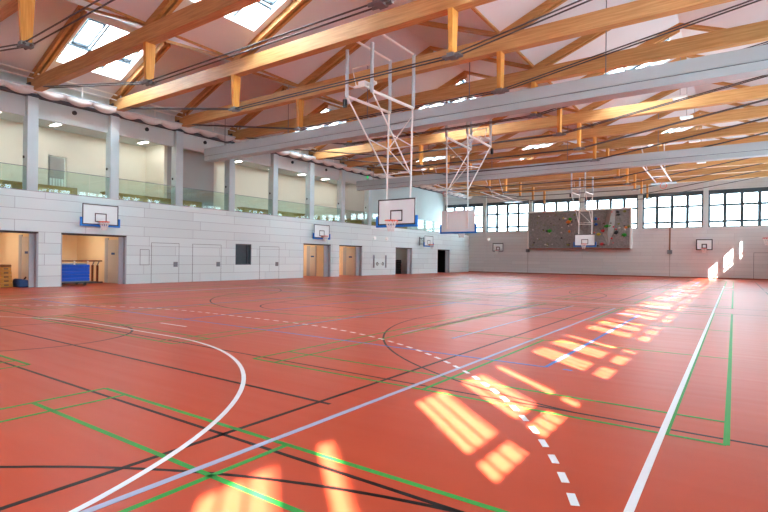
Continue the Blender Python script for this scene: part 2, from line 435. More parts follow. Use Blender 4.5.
# ------------------------------------------------------------------ setting: back wall
PB = lambda u, v: (u, YB, v)
PIL = [-25.1 + 5.7*k for k in range(-1, 6)]
wholes = [(PIL[k]+.2, PIL[k+1]-.2, 4.95, 8.5) for k in range(6)]
wholes = [(max(h[0], -30.7), min(h[1], XR), h[2], h[3]) for h in wholes]
struct(sheet('wall_back', 'wall_b', [-31.3, XR+.5], [0, 12.6], PB, wholes, 0.4))
for x in PIL[1:]:
    if x < XR-.3: struct(MB().box(x-.21, x+.21, YB-.14, YB+.3, 4.9, 10.6).build('trim_8', 'plaster'))
    if x < XR-.3: struct(MB().box(x-.21, x+.21, YB-.03, YB+.1, 0.1, 4.9).build('trim_9', 'wall_b'))
struct(MB().box(XL, XR, YB-.03, YB, 0, 0.1).build('baseboard_back', 'skirting'))
def window(n, x0, x1, z0, z1, cols, rows, axis, glass, depth, frame=0.1, mull=0.1, blind=0.0, rb=.07, bars=0):
    """frame, mullions, transoms; axis 'y' = wall across Y at plane glass (offset outward positive)"""
    def bx(mb, u0, u1, d0, d1, v0, v1):
        if axis == 'y': mb.box(u0, u1, glass+d0, glass+d1, v0, v1)
        else: mb.box(glass+d0, glass+d1, u0, u1, v0, v1)
    g = MB(); bx(g, x0+.02, x1-.02, -.006, .006, z0+.02, z1-.02)
    w = struct(g.build('window_%d' % n, 'glass'))
    fr = MB()
    bx(fr, x0, x0+frame, -depth, depth*.2, z0, z1); bx(fr, x1-frame, x1, -depth, depth*.2, z0, z1)
    bx(fr, x0+frame, x1-frame, -.1, .06, z0, z0+.07); bx(fr, x0+frame, x1-frame, -.1, .06, z1-.12, z1)
    for k in range(1, cols):
        u = x0+(x1-x0)*k/cols; bx(fr, u-mull/2, u+mull/2, -depth, depth*.2, z0+.07, z1-.12)
    for v in rows: bx(fr, x0+frame, x1-frame, -.06, .05, v-rb/2, v+rb/2)
    for k in range(cols if bars else 0):
        for j in range(1, bars+1):
            u = x0+(x1-x0)*(k+j/(bars+1))/cols; bx(fr, u-.008, u+.008, .03, .06, z0+.07, z1-.12)  # unseen slim bars, added to stripe the sun patches on the floor
    fr.build('window_frame', 'darkframe', w)
    if blind:
        bl = MB(); bx(bl, x0+frame, x1-frame, -.05, -.03, z1-.12-blind, z1-.12); bl.build('roller_blind', 'darkframe', w)
    return w
d = struct(MB().box(1.49, 2.55, YB-.006, YB+.02, 0.1, 2.46).build('door_9', 'wall_b'))
mb = MB()
for q in ((1.46, 1.49, .1, 2.49), (2.55, 2.58, .1, 2.49), (1.49, 2.55, 2.46, 2.49)): mb.box(q[0], q[1], YB-.012, YB, q[2], q[3])
mb.build('door_joint', 'groove', d)
n = 3
for h in wholes:
    window(n, h[0], h[1], 4.95, 8.5, 4, (5.5, 7.05), 'y', YB+.22, 0.14, frame=.16, mull=.27, blind=.3, rb=.21); n += 1

# ------------------------------------------------------------------ setting: right wall with the sunny window band, and the wall behind the camera
RH = []
for Y in YS[:-1] + [TY[-1]]:
    if Y+BAY < YB+.3 and Y > YF: RH.append((Y+.10, Y+BAY-.34, 4.93, 8.5))
RH = sorted(set(RH))
struct(sheet('wall_right', 'wall_l', [YF, YB], [0, 10.3], lambda u, v: (XR, u, v), RH, 0.45, flip=True))
for Y in YS:
    if YF < Y < YB: struct(MB().box(2.76, XR+.05, Y-.32, Y+.08, 0, 9.9).build('trim_10', 'concrete'))
for h in RH:
    window(n, h[0], h[1], 4.93, 8.5, 3, (5.64, 7.05), 'x', XR+.38, .36, frame=.05, mull=.07, bars=4); n += 1
struct(MB().box(XR+.45, 6.21, YF, YB+1.5, 9.52, 9.85).build('trim_11', 'plaster'))     # eaves canopy
struct(MB().box(-31.3, XR+.45, YF-.3, YF, 0, 12.6).build('wall_front', 'wall_b'))

# ------------------------------------------------------------------ setting: roof of three gables with skylights
SKY = [y for y in (10-8*BAY+BAY, 10-4*BAY, 10, 10+4*BAY, 10+8*BAY)]
SH = [(y+.42, y+BAY-.42) for y in SKY]
for gi, (a, b) in enumerate(zip(VAL, VAL[1:])):
    mid = (a+b)/2
    hol = [(s0, s1, a+1.6, a+4.65) for s0, s1 in SH]
    struct(sheet('ceiling', 'ceiling', [YF, YB+.4], [a, mid], lambda u, v, a=a: (v, u, 9.9+.4*(v-a)), hol, 0.32))
    struct(sheet('ceiling', 'ceiling', [YF, YB+.4], [mid, b], lambda u, v, b=b: (v, u, 9.9+.4*(b-v)), [], 0.32))
    for s0, s1 in SH:
        if s0 < 0: 
            pass
        f = MB()
        def q(u, v, d): return (v, u, 9.9+.4*(v-a)+d)
        def bar(u0, u1, v0, v1, d0, d1):
            f.hexa([q(u0, v0, d0), q(u1, v0, d0), q(u1, v1, d0), q(u0, v1, d0), q(u0, v0, d1), q(u1, v0, d1), q(u1, v1, d1), q(u0, v1, d1)])
        g = MB(); g.hexa([q(s0, a+1.6, .27), q(s1, a+1.6, .27), q(s1, a+4.65, .27), q(s0, a+4.65, .27), q(s0, a+1.6, .285), q(s1, a+1.6, .285), q(s1, a+4.65, .285), q(s0, a+4.65, .285)])
        w = struct(g.build('window_%d' % n, 'skyglass')); n += 1
        L = s1-s0
        for k in (1, 2): bar(s0+L*k/3-.035, s0+L*k/3+.035, a+1.6, a+4.65, .17, .27)
        bar(s0, s1, a+2.55, a+2.61, .19, .27)
        for k in (0, 2):
            u0, u1 = s0+L*k/3+.12, s0+L*(k+1)/3-.12
            bar(u0, u1, a+2.75, a+2.82, .15, .27); bar(u0, u1, a+4.35, a+4.42, .15, .27)
            bar(u0, u0+.06, a+2.82, a+4.35, .15, .27); bar(u1-.06, u1, a+2.82, a+4.35, .15, .27)
        f.build('window_frame', 'darkframe', w)
for v in VAL[1:3]:
    struct(MB().box(v-.05, v+.05, YF, YB, 9.83, 9.9).build('trim_12', 'rafter'))

# ------------------------------------------------------------------ roof trusses
ORD = ['first', 'second', 'third', 'fourth', 'fifth', 'sixth', 'seventh', 'eighth', 'ninth', 'tenth', 'eleventh', 'twelfth', 'thirteenth', 'fourteenth']
def make_truss(Y, label):
    t = thing('roof_truss', label, 'roof truss', (0, Y, 0), 0, 'timber roof trusses across the hall')
    MB().box(-27.3, 3.15, -.18, .18, 9.2, 9.78).build('beam', 'glulam', t, bevel=0.01)
    for X in (-17.35, -7.15):
        MB().hexa([(X-.07, -.14, 7.86), (X+.07, -.14, 7.86), (X+.07, .14, 7.86), (X-.07, .14, 7.86),
                   (X-.08, -.2, 9.2), (X+.08, -.2, 9.2), (X+.08, .2, 9.2), (X-.08, .2, 9.2)]).build('strut', 'strut', t)
        MB().box(X-.12, X+.12, -.17, .17, 7.74, 7.86).tube((X-.3, -.09, 7.79), (X+.3, -.09, 7.79), .05).tube((X-.3, .09, 7.79), (X+.3, .09, 7.79), .05).build('rod_coupling', 'galv', t)
    for a, b in (((-27.15, 9.42), (-17.35, 7.8)), ((-17.35, 7.8), (-7.15, 7.8)), ((-7.15, 7.8), (3.05, 9.42))):
        for s in (-.1, .1):
            MB().tube((a[0], s, a[1]), (b[0], s, b[1]), .024, 6).build('tie_rod', 'steel', t)
    for q in (-.22, .18): MB().box(-27.4, -27.0, q-.02, q+.06, 9.15, 9.6).build('end_plate', 'steel', t)
    for a, b in zip(VAL, VAL[1:]):
        mid = (a+b)/2
        for s0, s1 in ((-.17, -.05), (.05, .17)):
            MB().hexa([(a, s0, 9.62), (mid, s0, 9.62+.4*(mid-a)), (mid, s1, 9.62+.4*(mid-a)), (a, s1, 9.62),
                       (a, s0, 9.9), (mid, s0, 9.9+.4*(mid-a)), (mid, s1, 9.9+.4*(mid-a)), (a, s1, 9.9)]).build('rafter', 'rafter', t)
            MB().hexa([(mid, s0, 9.78+.4*(mid-a)), (b, s0, 9.78), (b, s1, 9.78), (mid, s1, 9.78+.4*(mid-a)),
                       (mid, s0, 9.9+.4*(mid-a)), (b, s0, 9.9), (b, s1, 9.9), (mid, s1, 9.9+.4*(mid-a))]).build('rafter', 'rafter', t)
    return t
def copy_tree(o, parent=None):
    c = o.copy(); COL.objects.link(c); c.parent = parent
    for ch in o.children: copy_tree(ch, c)
    return c
tr0 = None
for i, Y in enumerate(TY):
    lab = '%s timber roof truss from the camera, on two struts with steel rods' % ORD[i]
    if i == 0: tr0 = make_truss(Y, lab)
    else:
        t = copy_tree(tr0); t.location = (0, Y, 0); t['label'] = lab

# ------------------------------------------------------------------ divider curtain casings
for Y, lab in ((19.57, 'nearer grey metal curtain casing across the hall, between the two nearest hanging hoops'),
               (34.89, 'farther grey metal curtain casing across the hall, below the far trusses')):
    t = thing('divider_casing', lab, 'curtain casing', (0, Y, 0), 0, 'divider curtain casings under the trusses')
    MB().box(-27.1, 2.75, -.3, .3, 7.80, 8.25).build('upper_panel', 'casing', t)
    MB().box(-27.1, 2.75, -.26, .26, 7.77, 7.80).build('groove', 'groove', t)
    MB().box(-27.1, 2.75, -.3, .3, 7.5, 7.77).build('lower_panel', 'casing', t)
    for k in range(6):
        X = -25.5+k*5.4
        MB().tube((X, 0, 8.25), (X, 0, roof_z(X)-.02), .02, 6).build('hanger_rod', 'galv', t)

# ------------------------------------------------------------------ basketball hoops
def hoop_parts(t, size=(1.8, 1.05), pad=True, rim='rim', lines=True, net=True):
    """local frame: board plane X/Z, faces -Y, bottom edge z=0 at y=0"""
    W, Hh = size; hw = W/2
    MB().box(-hw, hw, 0, .04, 0, Hh).build('backboard', 'white', t)
    l = MB(); e = .05 if pad else .09
    for q in ((-hw, hw, 0, e), (-hw, hw, Hh-e, Hh), (-hw, -hw+e, e, Hh-e), (hw-e, hw, e, Hh-e)): l.box(q[0], q[1], -.006, 0, q[2], q[3])
    sw, z0, z1 = .295*W/1.8, .15*Hh/1.05, .6*Hh/1.05
    for q in ((-sw, sw, z0, z0+e), (-sw, sw, z1-e, z1), (-sw, -sw+e, z0+e, z1-e), (sw-e, sw, z0+e, z1-e)): l.box(q[0], q[1], -.006, 0, q[2], q[3])
    l.build('board_line', 'blackline', t)
    if pad:
        p = MB().box(-hw-.09, hw+.09, -.03, .07, -.09, .0).box(-hw-.09, -hw, -.03, .07, 0, .36).box(hw, hw+.09, -.03, .07, 0, .36)
        p.build('edge_padding', 'blue', t, bevel=.012)
    rz = .15; ry = -.15-.225
    r = MB().torus((0, ry, rz), .235, .022, 'z', 28, 8).box(-.09, .09, -.16, -.006, rz-.03, rz+.02)
    for s in (-1, 1): r.tube((s*.07, -.02, rz-.12), (s*.13, -.2, rz), .012, 6)
    r.build('rim', rim, t, smooth=False)
    nt_ = MB(); N = 12
    for k in range(N):
        for s in (-1, 1):
            pts = []
            for j, (rr, zz) in enumerate(((.228, rz), (.19, rz-.15), (.14, rz-.3), (.12, rz-.43))):
                an = 2*math.pi*(k+s*j*.5)/N
                pts.append((rr*math.cos(an), ry+rr*math.sin(an), zz))
            nt_.path(pts, .011, 4)
    nt_.build('net', 'net', t)
def wall_hoop(label, loc, rz, off, size=(1.8, 1.05), pad=True, rim='rim', group=None):
    t = thing('basketball_hoop', label, 'basketball hoop', loc, rz, group)
    hoop_parts(t, size, pad, rim)
    b = MB()
    for x in (-.45, .45):
        for z in (.2, .8*size[1]/1.05): b.tube((x, .04, z), (x*.9, off-.012, z), .03, 8)
        b.box(x*.9-.06, x*.9+.06, off-.05, off-.001, .05, size[1]-.1)
    b.tube((-.45, off*.6+.02, size[1]*.5), (.45, off*.6+.02, size[1]*.5), .02, 6)
    for x in (-.45, .45): b.tube((x, .04, .2), (x*.92, off-.03, size[1]-.15), .02, 6)
    b.build('wall_mount', 'galv', t)
    return t
EAST = math.pi/2       # local -Y turned to face +X
wall_hoop('wall hoop with blue edged board above the store with the blue mat trolley', (XL+.4, 12.94, 3.12), EAST, .4, group='hoops on the left wall')
wall_hoop('wall hoop with blue edged board between the two far lit stores', (XL+.4, 29.88, 3.12), EAST, .4, group='hoops on the left wall')
wall_hoop('distant wall hoop between the two dark doorways', (XL+.9, 46.0, 2.92), EAST, .9, group='hoops on the left wall')
wall_hoop('small practice hoop on the back wall left of the climbing wall', (-23.25, YB-.3, 2.55), 0, .3, (1.35, 1.0), False, 'redrim', 'practice hoops on the back wall')
wall_hoop('small practice hoop on the back wall beside the sun patch', (-2.38, YB-.3, 2.72), 0, .3, (1.35, 1.05), False, 'redrim', 'practice hoops on the back wall')
wall_hoop('red rimmed hoop on the right wall at the edge of the view', (2.0, 37.8, 2.9), -EAST, 1.25, rim='redrim')

def hung_hoop(label, y, s, beamY):
    """frame hung from the trusses; board at y, facing -s*Y; arms run to beamY"""
    t = thing('hanging_hoop', label, 'basketball hoop', (XC+.05, y, 2.93), 0 if s > 0 else math.pi, 'hoops hung from the roof')
    hoop_parts(t)
    ry, fy = .28, -2.53                             # rear and front hangers (local y)
    for x in (-.57, .57):
        MB().tube((x, ry, 4.7), (x, ry, 6.85), .07, 10).build('rear_post', 'tubegrey', t)
        MB().tube((x, fy, 4.55), (x, fy, 6.3), .065, 10).build('front_post', 'tubegrey', t)
        MB().tube((x, fy-.3, 6.82), (x, ry, 6.82), .045, 8).build('upper_arm', 'tube', t)
        MB().tube((x, fy, 4.6), (x, ry, 4.68), .06, 8).build('lower_arm', 'tube', t)
        MB().tube((x, ry-.05, 4.7), (x, .12, .15), .038, 8).build('drop_tube', 'tube', t)
        MB().tube((x, fy, 4.6), (x, .16, 2.0), .03, 8).build('brace', 'tube', t)
    c = MB()
    for z in (1.95, 2.1, 3.15): c.tube((-.57, .18, z), (.57, .18, z), .022, 6)
    c.tube((-.57, .2, 3.15), (.57, .2, 1.98), .022, 6).tube((.57, .22, 4.35), (-.57, .2, 3.15), .022, 6)
    c.tube((-.57, -1.2, 3.3), (.57, -1.2, 3.3), .022, 6)
    c.tube((-.57, -1.2, 3.3), (-.57, .2, 3.15), .022, 6).tube((.57, -1.2, 3.3), (.57, .2, 3.15), .022, 6)
    c.build('cross_tube', 'tube', t)
    w = MB().tube((-.5, fy+.35, 5.0), (.5, fy+.35, 5.0), .06, 8).box(-.2, .1, fy+.2, fy+.5, 4.9, 5.12)
    w.tube((-.57, fy, 5.0), (-.5, fy+.35, 5.0), .025, 6).tube((.57, fy, 5.0), (.5, fy+.35, 5.0), .025, 6)
    w.tube((-.4, fy+.35, 5.0), (-.4, fy+.1, 5.6), .02, 6).tube((.4, fy+.35, 5.0), (.4, fy+.1, 5.6), .02, 6).tube((-.4, fy+.1, 5.6), (.4, fy+.1, 5.6), .025, 6)
    w.build('winch', 'tube', t)
    MB().box(-.72, -.6, fy-.05, fy+.05, 4.2, 4.5).build('motor', 'black', t)
hung_hoop('nearest hanging hoop, its board front facing the camera', 16.93, 1, 14)
hung_hoop('hanging hoop with the plain back of its board to the camera', 22.48, -1, 25)
hung_hoop('far hanging hoop in front of the climbing wall', 48.1, 1, 45)

for k, Y in enumerate((26.9, 30.8, 37.0, 40.8, 45.2)):
    t = thing('hall_lamp', '%s small white lamp from the camera in the row hung at upper right' % ORD[k], 'lamp', (-2.13, Y, 9.12), 0, 'lamps hung near the right side of the roof')
    MB().box(-.3, .3, -.2, .2, 0, .1).build('lamp_body', 'white', t)
    MB().box(-.26, .26, -.17, .17, -.02, 0).build('diffuser', 'lamp_soft', t)
    MB().tube((0, 0, .1), (0, 0, 2.75), .012, 6).build('hanger_rod', 'galv', t)
# hoops folded up under the roof
def folded(label, x, y0, y1, z):
    t = thing('folded_hoop', label, 'basketball hoop', (x, y0, z), 0, 'hoops folded up under the roof')
    L = y1-y0
    for s in (-.55, .55):
        MB().tube((s, 0, .1), (s, L, -.1), .05, 8).build('arm', 'tube', t)
        MB().tube((s, L*.45, 0), (s*1.3, L*.2, 1.6), .04, 8).build('hanger', 'tube', t)
    for k in range(4): MB().tube((-.55, L*k/3, .1-.2*k/3), (.55, L*k/3, .1-.2*k/3), .03, 6).build('cross_tube', 'tube', t)
    MB().box(-.9, .9, L-.6, L+.45, -.2, -.16).build('backboard', 'galv', t)
    r = MB().torus((0, L-.3, -.4), .23, .02, 'y', 20, 6).tube((0, L-.3, -.2), (0, L-.3, -.17), .03); r.build('rim', 'rim', t)
folded('folded hoop frame hanging above the far end of the gallery', -22.0, 37.2, 41.7, 8.0)
folded('folded hoop frame hanging before the left back windows', -20.0, 46.0, 53.5, 8.1)
folded('folded hoop frame hanging right of the climbing wall', -4.75, 37.6, 46.5, 8.1)

# ------------------------------------------------------------------ climbing wall
cx0, cx1, cz0, cz1, cy = -19.42, -8.85, 2.9, 6.95, YB-.55
cw = thing('climbing_wall', 'mottled grey climbing wall with coloured holds on the back wall', 'climbing wall', ((cx0+cx1)/2, YB, cz0))
ox = (cx0+cx1)/2; 
def LW(x, y, z): return (x-ox, y-YB, z-cz0)
# folded relief surface
xs = [cx0, -17.6, -15.9, -14.3, -12.9, -11.6, -10.2, cx1]; zs = [cz0, 4.2, 5.5, cz1]
dep = [[0, .05, .1, 0], [.06, .2, .12, .02], [.02, .1, .26, .1], [.1, .3, .16, .0], [.05, .12, .22, .1], [.0, .1, .06, .02], [.12, .26, .1, .05], [0, .04, .04, 0]]
mb = MB(); gi = {}
for i, x in enumerate(xs):
    for j, zq in enumerate(zs):
        gi[i, j] = len(mb.v); mb.v.append(LW(x, cy-dep[i][j], zq))
for i in range(len(xs)-1):
    for j in range(len(zs)-1):
        a, b_, c_, d_ = gi[i, j], gi[i+1, j], gi[i+1, j+1], gi[i, j+1]
        mb.f += [(a, b_, c_), (a, c_, d_)] if (i+j) % 2 else [(a, b_, d_), (b_, c_, d_)]
i0 = len(mb.v)
ring = [gi[i, 0] for i in range(8)] + [gi[7, j] for j in range(1, 4)] + [gi[i, 3] for i in range(6, -1, -1)] + [gi[0, j] for j in (2, 1)]
bk = []
for r_ in ring:
    v = mb.v[r_]; bk.append(len(mb.v)); mb.v.append((v[0], -.02, v[2]))
for k in range(len(ring)):
    mb.f.append((ring[k], ring[(k+1) % len(ring)], bk[(k+1) % len(ring)], bk[k]))
mb.build('climbing_panel', 'climb', cw)
mb = MB().box(cx0-.1-ox, cx1+.1-ox, -.66, -.02, cz1-cz0, cz1-cz0+.16).box(cx0-.14-ox, cx0-ox, -.66, -.02, 0, cz1-cz0).box(cx1-ox, cx1+.14-ox, -.66, -.02, 0, cz1-cz0)
mb.build('edge_frame', 'tube', cw)
MB().box(cx0-ox, cx1-ox, -.6, -.02, -.1, 0).build('bottom_edge', 'skirting', cw)
mb = MB()
vp = [(-11.0, cz1), (-11.55, 4.3), (-10.9, 2.98), (-10.25, 4.4), (-10.2, cz1)]
tip = LW(-10.85, cy-.75, 4.6)
base_ = [LW(x, cy-.02, zq) for x, zq in vp]
i0 = len(mb.v); mb.v += base_ + [tip, LW(-10.55, cy-.45, cz1-.05)]
T = i0+5; U = i0+6
mb.f += [(i0, i0+1, T), (i0+1, i0+2, T), (i0+2, i0+3, T), (i0+3, i0+4, U), (i0+3, U, T), (i0, T, U), (i0+4, i0, U)]
mb.build('climbing_volume', 'climblight', cw)
HC = {'green': (40, 150, 40), 'red': (205, 60, 66), 'blue': (40, 100, 180), 'yellow': (206, 180, 60), 'black': (40, 38, 40), 'white': (206, 202, 196), 'orange': (226, 120, 50), 'olive': (120, 122, 60), 'brown': (92, 76, 66)}
for k, v in HC.items(): M['h_'+k] = plain(k+' climbing hold', v, rough=0.7, var=0.15, scale=8)
def depth_at(x, zq):
    for i in range(len(xs)-1):
        if xs[i] <= x <= xs[i+1]:
            for j in range(len(zs)-1):
                if zs[j] <= zq <= zs[j+1]:
                    u = (x-xs[i])/(xs[i+1]-xs[i]); v = (zq-zs[j])/(zs[j+1]-zs[j])
                    return (dep[i][j]*(1-u)+dep[i+1][j]*u)*(1-v)+(dep[i][j+1]*(1-u)+dep[i+1][j+1]*u)*v
    return 0
def hold(x, zq, r, colr):
    bm = bmesh.new(); bmesh.ops.create_icosphere(bm, subdivisions=1, radius=r)
    sx, sz = random.uniform(.8, 1.4), random.uniform(.6, 1.0)
    for v in bm.verts:
        k = random.uniform(.8, 1.15); v.co = Vector((v.co.x*sx*k, v.co.y*.7, v.co.z*sz*k))
    me = bpy.data.meshes.new('climbing_hold'); bm.to_mesh(me); bm.free()
    o = bpy.data.objects.new('climbing_hold', me); COL.objects.link(o); me.materials.append(M['h_'+colr])
    vy = .35 if (-11.3 < x < -10.3) else 0
    o.parent = cw; o.location = LW(x, cy-depth_at(x, zq)-vy-r*.3, zq)
big = [(-17.0, 4.85, .3, 'green'), (-17.25, 4.85, .22, 'black'), (-14.8, 6.1, .26, 'green'), (-14.95, 5.8, .24, 'orange'), (-14.85, 4.75, .2, 'orange'),
       (-12.15, 6.05, .22, 'blue'), (-12.1, 5.45, .22, 'blue'), (-10.95, 5.2, .28, 'green'), (-9.35, 4.3, .26, 'green'), (-9.2, 5.05, .22, 'orange'),
       (-9.35, 6.75, .22, 'olive'), (-9.95, 6.4, .2, 'black'), (-10.0, 6.7, .2, 'black'), (-10.1, 4.55, .24, 'black'), (-11.85, 4.4, .2, 'yellow'),
       (-11.4, 4.75, .22, 'red'), (-11.5, 3.35, .24, 'red'), (-8.95, 5.15, .22, 'olive'), (-15.0, 3.3, .18, 'olive'), (-12.9, 3.35, .2, 'olive'), (-13.2, 3.3, .2, 'yellow')]
for q in big: hold(*q)
for k in range(76):
    x = random.uniform(cx0+.3, cx1-.25); zq = random.uniform(cz0+.25, cz1-.25)
    if x < -16: c_ = random.choice(['white', 'white', 'olive', 'olive', 'black'])
    elif x < -12.6: c_ = random.choice(['black', 'black', 'brown', 'olive', 'yellow', 'white'])
    elif x < -10: c_ = random.choice(['red', 'red', 'red', 'black', 'brown'])
    else: c_ = random.choice(['black', 'black', 'olive', 'white', 'yellow', 'red'])
    hold(x, zq, random.uniform(.07, .13), c_)

# winches on the back wall
t = thing('wall_winch', 'brown strap and winch box under the windows right of the climbing wall', 'winch', (-5.3, YB, 2.35))
MB().box(-.22, .22, -.18, -.01, 0, .38).build('winch_box', 'galv', t)
MB().box(-.07, .07, -.06, -.01, .38, 2.6).build('strap', 'copper', t)
MB().box(-.03, .03, -.04, -.01, -2.3, 0).build('cable_cover', 'greywall', t)
t = thing('wall_winch', 'small grey winch box under the left corner of the climbing wall', 'winch', (-19.7, YB, 2.48))
MB().box(-.2, .2, -.16, -.01, 0, .36).build('winch_box', 'galv', t)
MB().box(-.03, .03, -.04, -.01, -2.4, 0).build('cable_cover', 'greywall', t)

# small lamps, rails and vents on the walls
for y, lab in ((37.45, 'left one of two round white wall lamps above the vertical rails'), (39.4, 'right one of two round white wall lamps above the vertical rails')):
    t = thing('wall_lamp', lab, 'lamp', (XL, y, 3.42), 0, 'round lamps above the vertical rails')
    MB().tube((.01, 0, 0), (.1, 0, 0), .13, 16).build('lamp_base', 'tube', t)
    MB().tube((.1, 0, 0), (.16, 0, 0), .14, 16, .12).build('diffuser', 'lamp_soft', t)
t = thing('wall_lamp', 'white wall lamp on the back wall left of the practice hoop', 'lamp', (-24.53, YB, 4.05))
MB().tube((0, -.01, 0), (0, -.1, 0), .13, 16).build('lamp_base', 'tube', t)
MB().tube((0, -.1, 0), (0, -.18, .02), .16, 16, .13).build('diffuser', 'lamp_soft', t)
for y, lab in ((37.41, 'left one of two dark vertical rails set in the wall'), (39.35, 'right one of two dark vertical rails set in the wall')):
    t = thing('wall_rail', lab, 'rail', (XL, y, .66), 0, 'vertical rails in the left wall')
    MB().box(.005, .05, -.1, .1, 0, 1.23).build('rail_housing', 'jamb', t)
    MB().box(.05, .07, -.04, .04, .08, 1.15).build('rail_slot', 'black', t)
wr = thing('ring_hook', 'small dark ring hooks between the two vertical rails', 'hook', (XL, 38.4, 1.05))
for y in (-.45, .45): MB().torus((.05, y, 0), .13, .025, 'x', 16, 6).box(-.004, .05, y-.03, y+.03, .1, .17).build('ring', 'black', wr)
for k in range(7):
    if k == 6: continue
    Y = 10+BAY*k+1.92
    o = MB().tube((-27.5, Y, 8.75), (-27.44, Y, 8.75), .11, 16).build('round_vent', 'black')
    tag(o, '%s round black vent from the left on the band above the gallery' % ORD[k], 'vent', 'round vents above the gallery')
for k, Y in enumerate([10+BAY*q for q in range(8)]):
    o = MB().box(-27.56, -27.48, Y-.285, Y-.235, 6.1, 6.22).build('column_socket', 'black')
    tag(o, 'small black socket on the %s gallery column from the left' % ORD[k], 'socket', 'sockets on the gallery columns')
t = thing('exit_sign', 'green lit exit sign above the far end of the gallery', 'sign', (-27.35, 36.75, 8.8))
MB().box(0, .08, -.3, .3, 0, .3).build('sign_box', 'exit', t)
MB().box(.08, .085, -.18, 0, .12, .18).face([(.084, 0, .06), (.084, .13, .15), (.084, 0, .24)]).build('arrow', 'white', t)
MB().tube((.04, 0, .3), (.04, 0, 1.1), .012, 6).build('sign_rod', 'galv', t)

# ------------------------------------------------------------------ gallery: balustrade, benches, lights
t = thing('glass_balustrade', 'long green tinted glass balustrade along the top of the left wall', 'balustrade', (XL-.1, 0, 4.55))
y = 5.0; k = 0
while y < YB-.2:
    y1 = min(y+1.9, YB-.03)
    MB().box(-.012, .012, y+.012, y1-.012, .03, 1.14).build('glass_panel', 'balglass', t)
    y = y1
MB().box(-.04, .04, 5, YB-.03, 0, .05).build('base_channel', 'galv', t)
MB().box(-.02, .02, 5, YB-.03, 1.14, 1.165).build('hand_rail', 'balrail' if 'balrail' in M else 'galv', t)
for y0, y1, lab in ((5.5, 12.35, 'olive wooden bench on the gallery, left of the near wall hoop'), (13.75, 19.8, 'olive wooden bench on the gallery, right of the near wall hoop'),
                    (23.0, 31.0, 'long olive wooden bench on the middle of the gallery'), (32.0, 36.7, 'short olive wooden bench behind the last gallery columns'), (37.5, 44.5, 'olive wooden bench on the open far part of the gallery')):
    t = thing('bench', lab, 'bench', (-28.25, (y0+y1)/2, 4.57), 0, 'wooden benches on the gallery')
    L = (y1-y0)/2
    MB().box(-.35, .2, -L, L, .40, .46).build('seat', 'olive', t)
    MB().box(.16, .2, -L, L, .02, .40).build('front_board', 'olive', t)
    for q in (-L+.1, 0, L-.1): MB().box(-.3, .16, q-.04, q+.04, 0, .40).build('leg', 'olive', t)
GL = [(-29.4, 7.6, 0), (-29.4, 9.29, 1), (-29.4, 11.95, 2), (-29.4, 15.0, 3), (-29.4, 16.8, 4), (-29.3, 23.87, 5), (-29.3, 24.9, 99), (-29.3, 27.24, 6), (-29.3, 30.5, 7), (-29.3, 33.4, 8), (-29.3, 35.6, 9)]
c_ = 0
for x, y, q in GL:
    if q == 99: continue
    t = thing('gallery_light', '%s flat strip light from the left in the gallery ceiling' % ORD[c_], 'ceiling light', (x, y, 8.5), 0, 'strip lights in the gallery ceiling'); c_ += 1
    MB().box(-.75, .75, -.16, .16, -.035, 0).build('light_frame', 'white', t)
    MB().box(-.7, .7, -.12, .12, -.045, -.035).build('diffuser', 'lamp', t)

# wavy white fabric roll on the column heads and the thin guard rail above it
N = 560; mb = MB(); n_ = 10
for i in range(N+1):
    y = 4.5+(YB-4.9)*i/N
    ph = y/1.25*2*math.pi
    sw_ = abs(math.sin(ph/2))**.6; r = .13+.14*sw_; zc = 9.16+.15*(1-sw_)+.03*math.sin(y*.7)
    for k in range(n_):
        a = 2*math.pi*k/n_; mb.v.append((-26.9+r*.9*math.cos(a), y, zc+r*math.sin(a)*.8))
for i in range(N):
    for k in range(n_): mb.f.append((i*n_+k, i*n_+(k+1) % n_, (i+1)*n_+(k+1) % n_, (i+1)*n_+k))
o = mb.build('fabric_roll', 'fabric', smooth=True); tag(o, 'long wavy white fabric roll lying along the heads of the gallery columns', 'fabric roll')
struct(MB().box(-27.4, -27.02, YF, YB-.05, 9.0, 9.1).build('trim_13', 'groove'))  # dark strip painted in for the shaded gaps under the fabric roll
t = thing('guard_rail', 'thin white guard rail above the fabric roll on the left wall', 'railing', (-26.72, 0, 9.36))
MB().tube((0, 5, .62), (0, YB-.4, .62), .04, 6).build('top_rail', 'tube', t)
MB().tube((0, 5, .36), (0, YB-.4, .36), .025, 6).build('middle_rail', 'tube', t)
for k in range(27):
    yy = 6.2+k*1.915
    MB().tube((0, yy, 0), (0, yy, .62), .03, 6).build('rail_post', 'tube', t)
struct(MB().box(-27.2, -26.68, YF, YB-.05, 9.3, 9.36).build('trim_14', 'concrete'))

# ------------------------------------------------------------------ things in the stores
t = thing('vaulting_box', 'honey coloured wooden vaulting box in the leftmost store', 'vaulting box', (-28.6, 9.27, 0))
for k in range(5):
    w0 = .27-.012*k; d0 = .62-.02*k
    MB().hexa([(-d0, -w0, .02+.19*k), (d0, -w0, .02+.19*k), (d0, w0, .02+.19*k), (-d0, w0, .02+.19*k),
               (-d0+.015, -w0+.012, .2+.19*k), (d0-.015, -w0+.012, .2+.19*k), (d0-.015, w0-.012, .2+.19*k), (-d0+.015, w0-.012, .2+.19*k)]).build('box_section', 'box', t, bevel=.01)
    MB().box(d0-.012, d0+.003, -.09, .09, .09+.19*k, .14+.19*k).build('hand_slot', 'doortop', t)
MB().box(-.56, .56, -.22, .22, .97, 1.07).build('top_pad', 'leather', t, bevel=.03)
t = thing('mat_bag', 'slumped navy blue mat bag on the floor of the leftmost store', 'bag', (-28.0, 9.95, 0))
mb = MB(); 
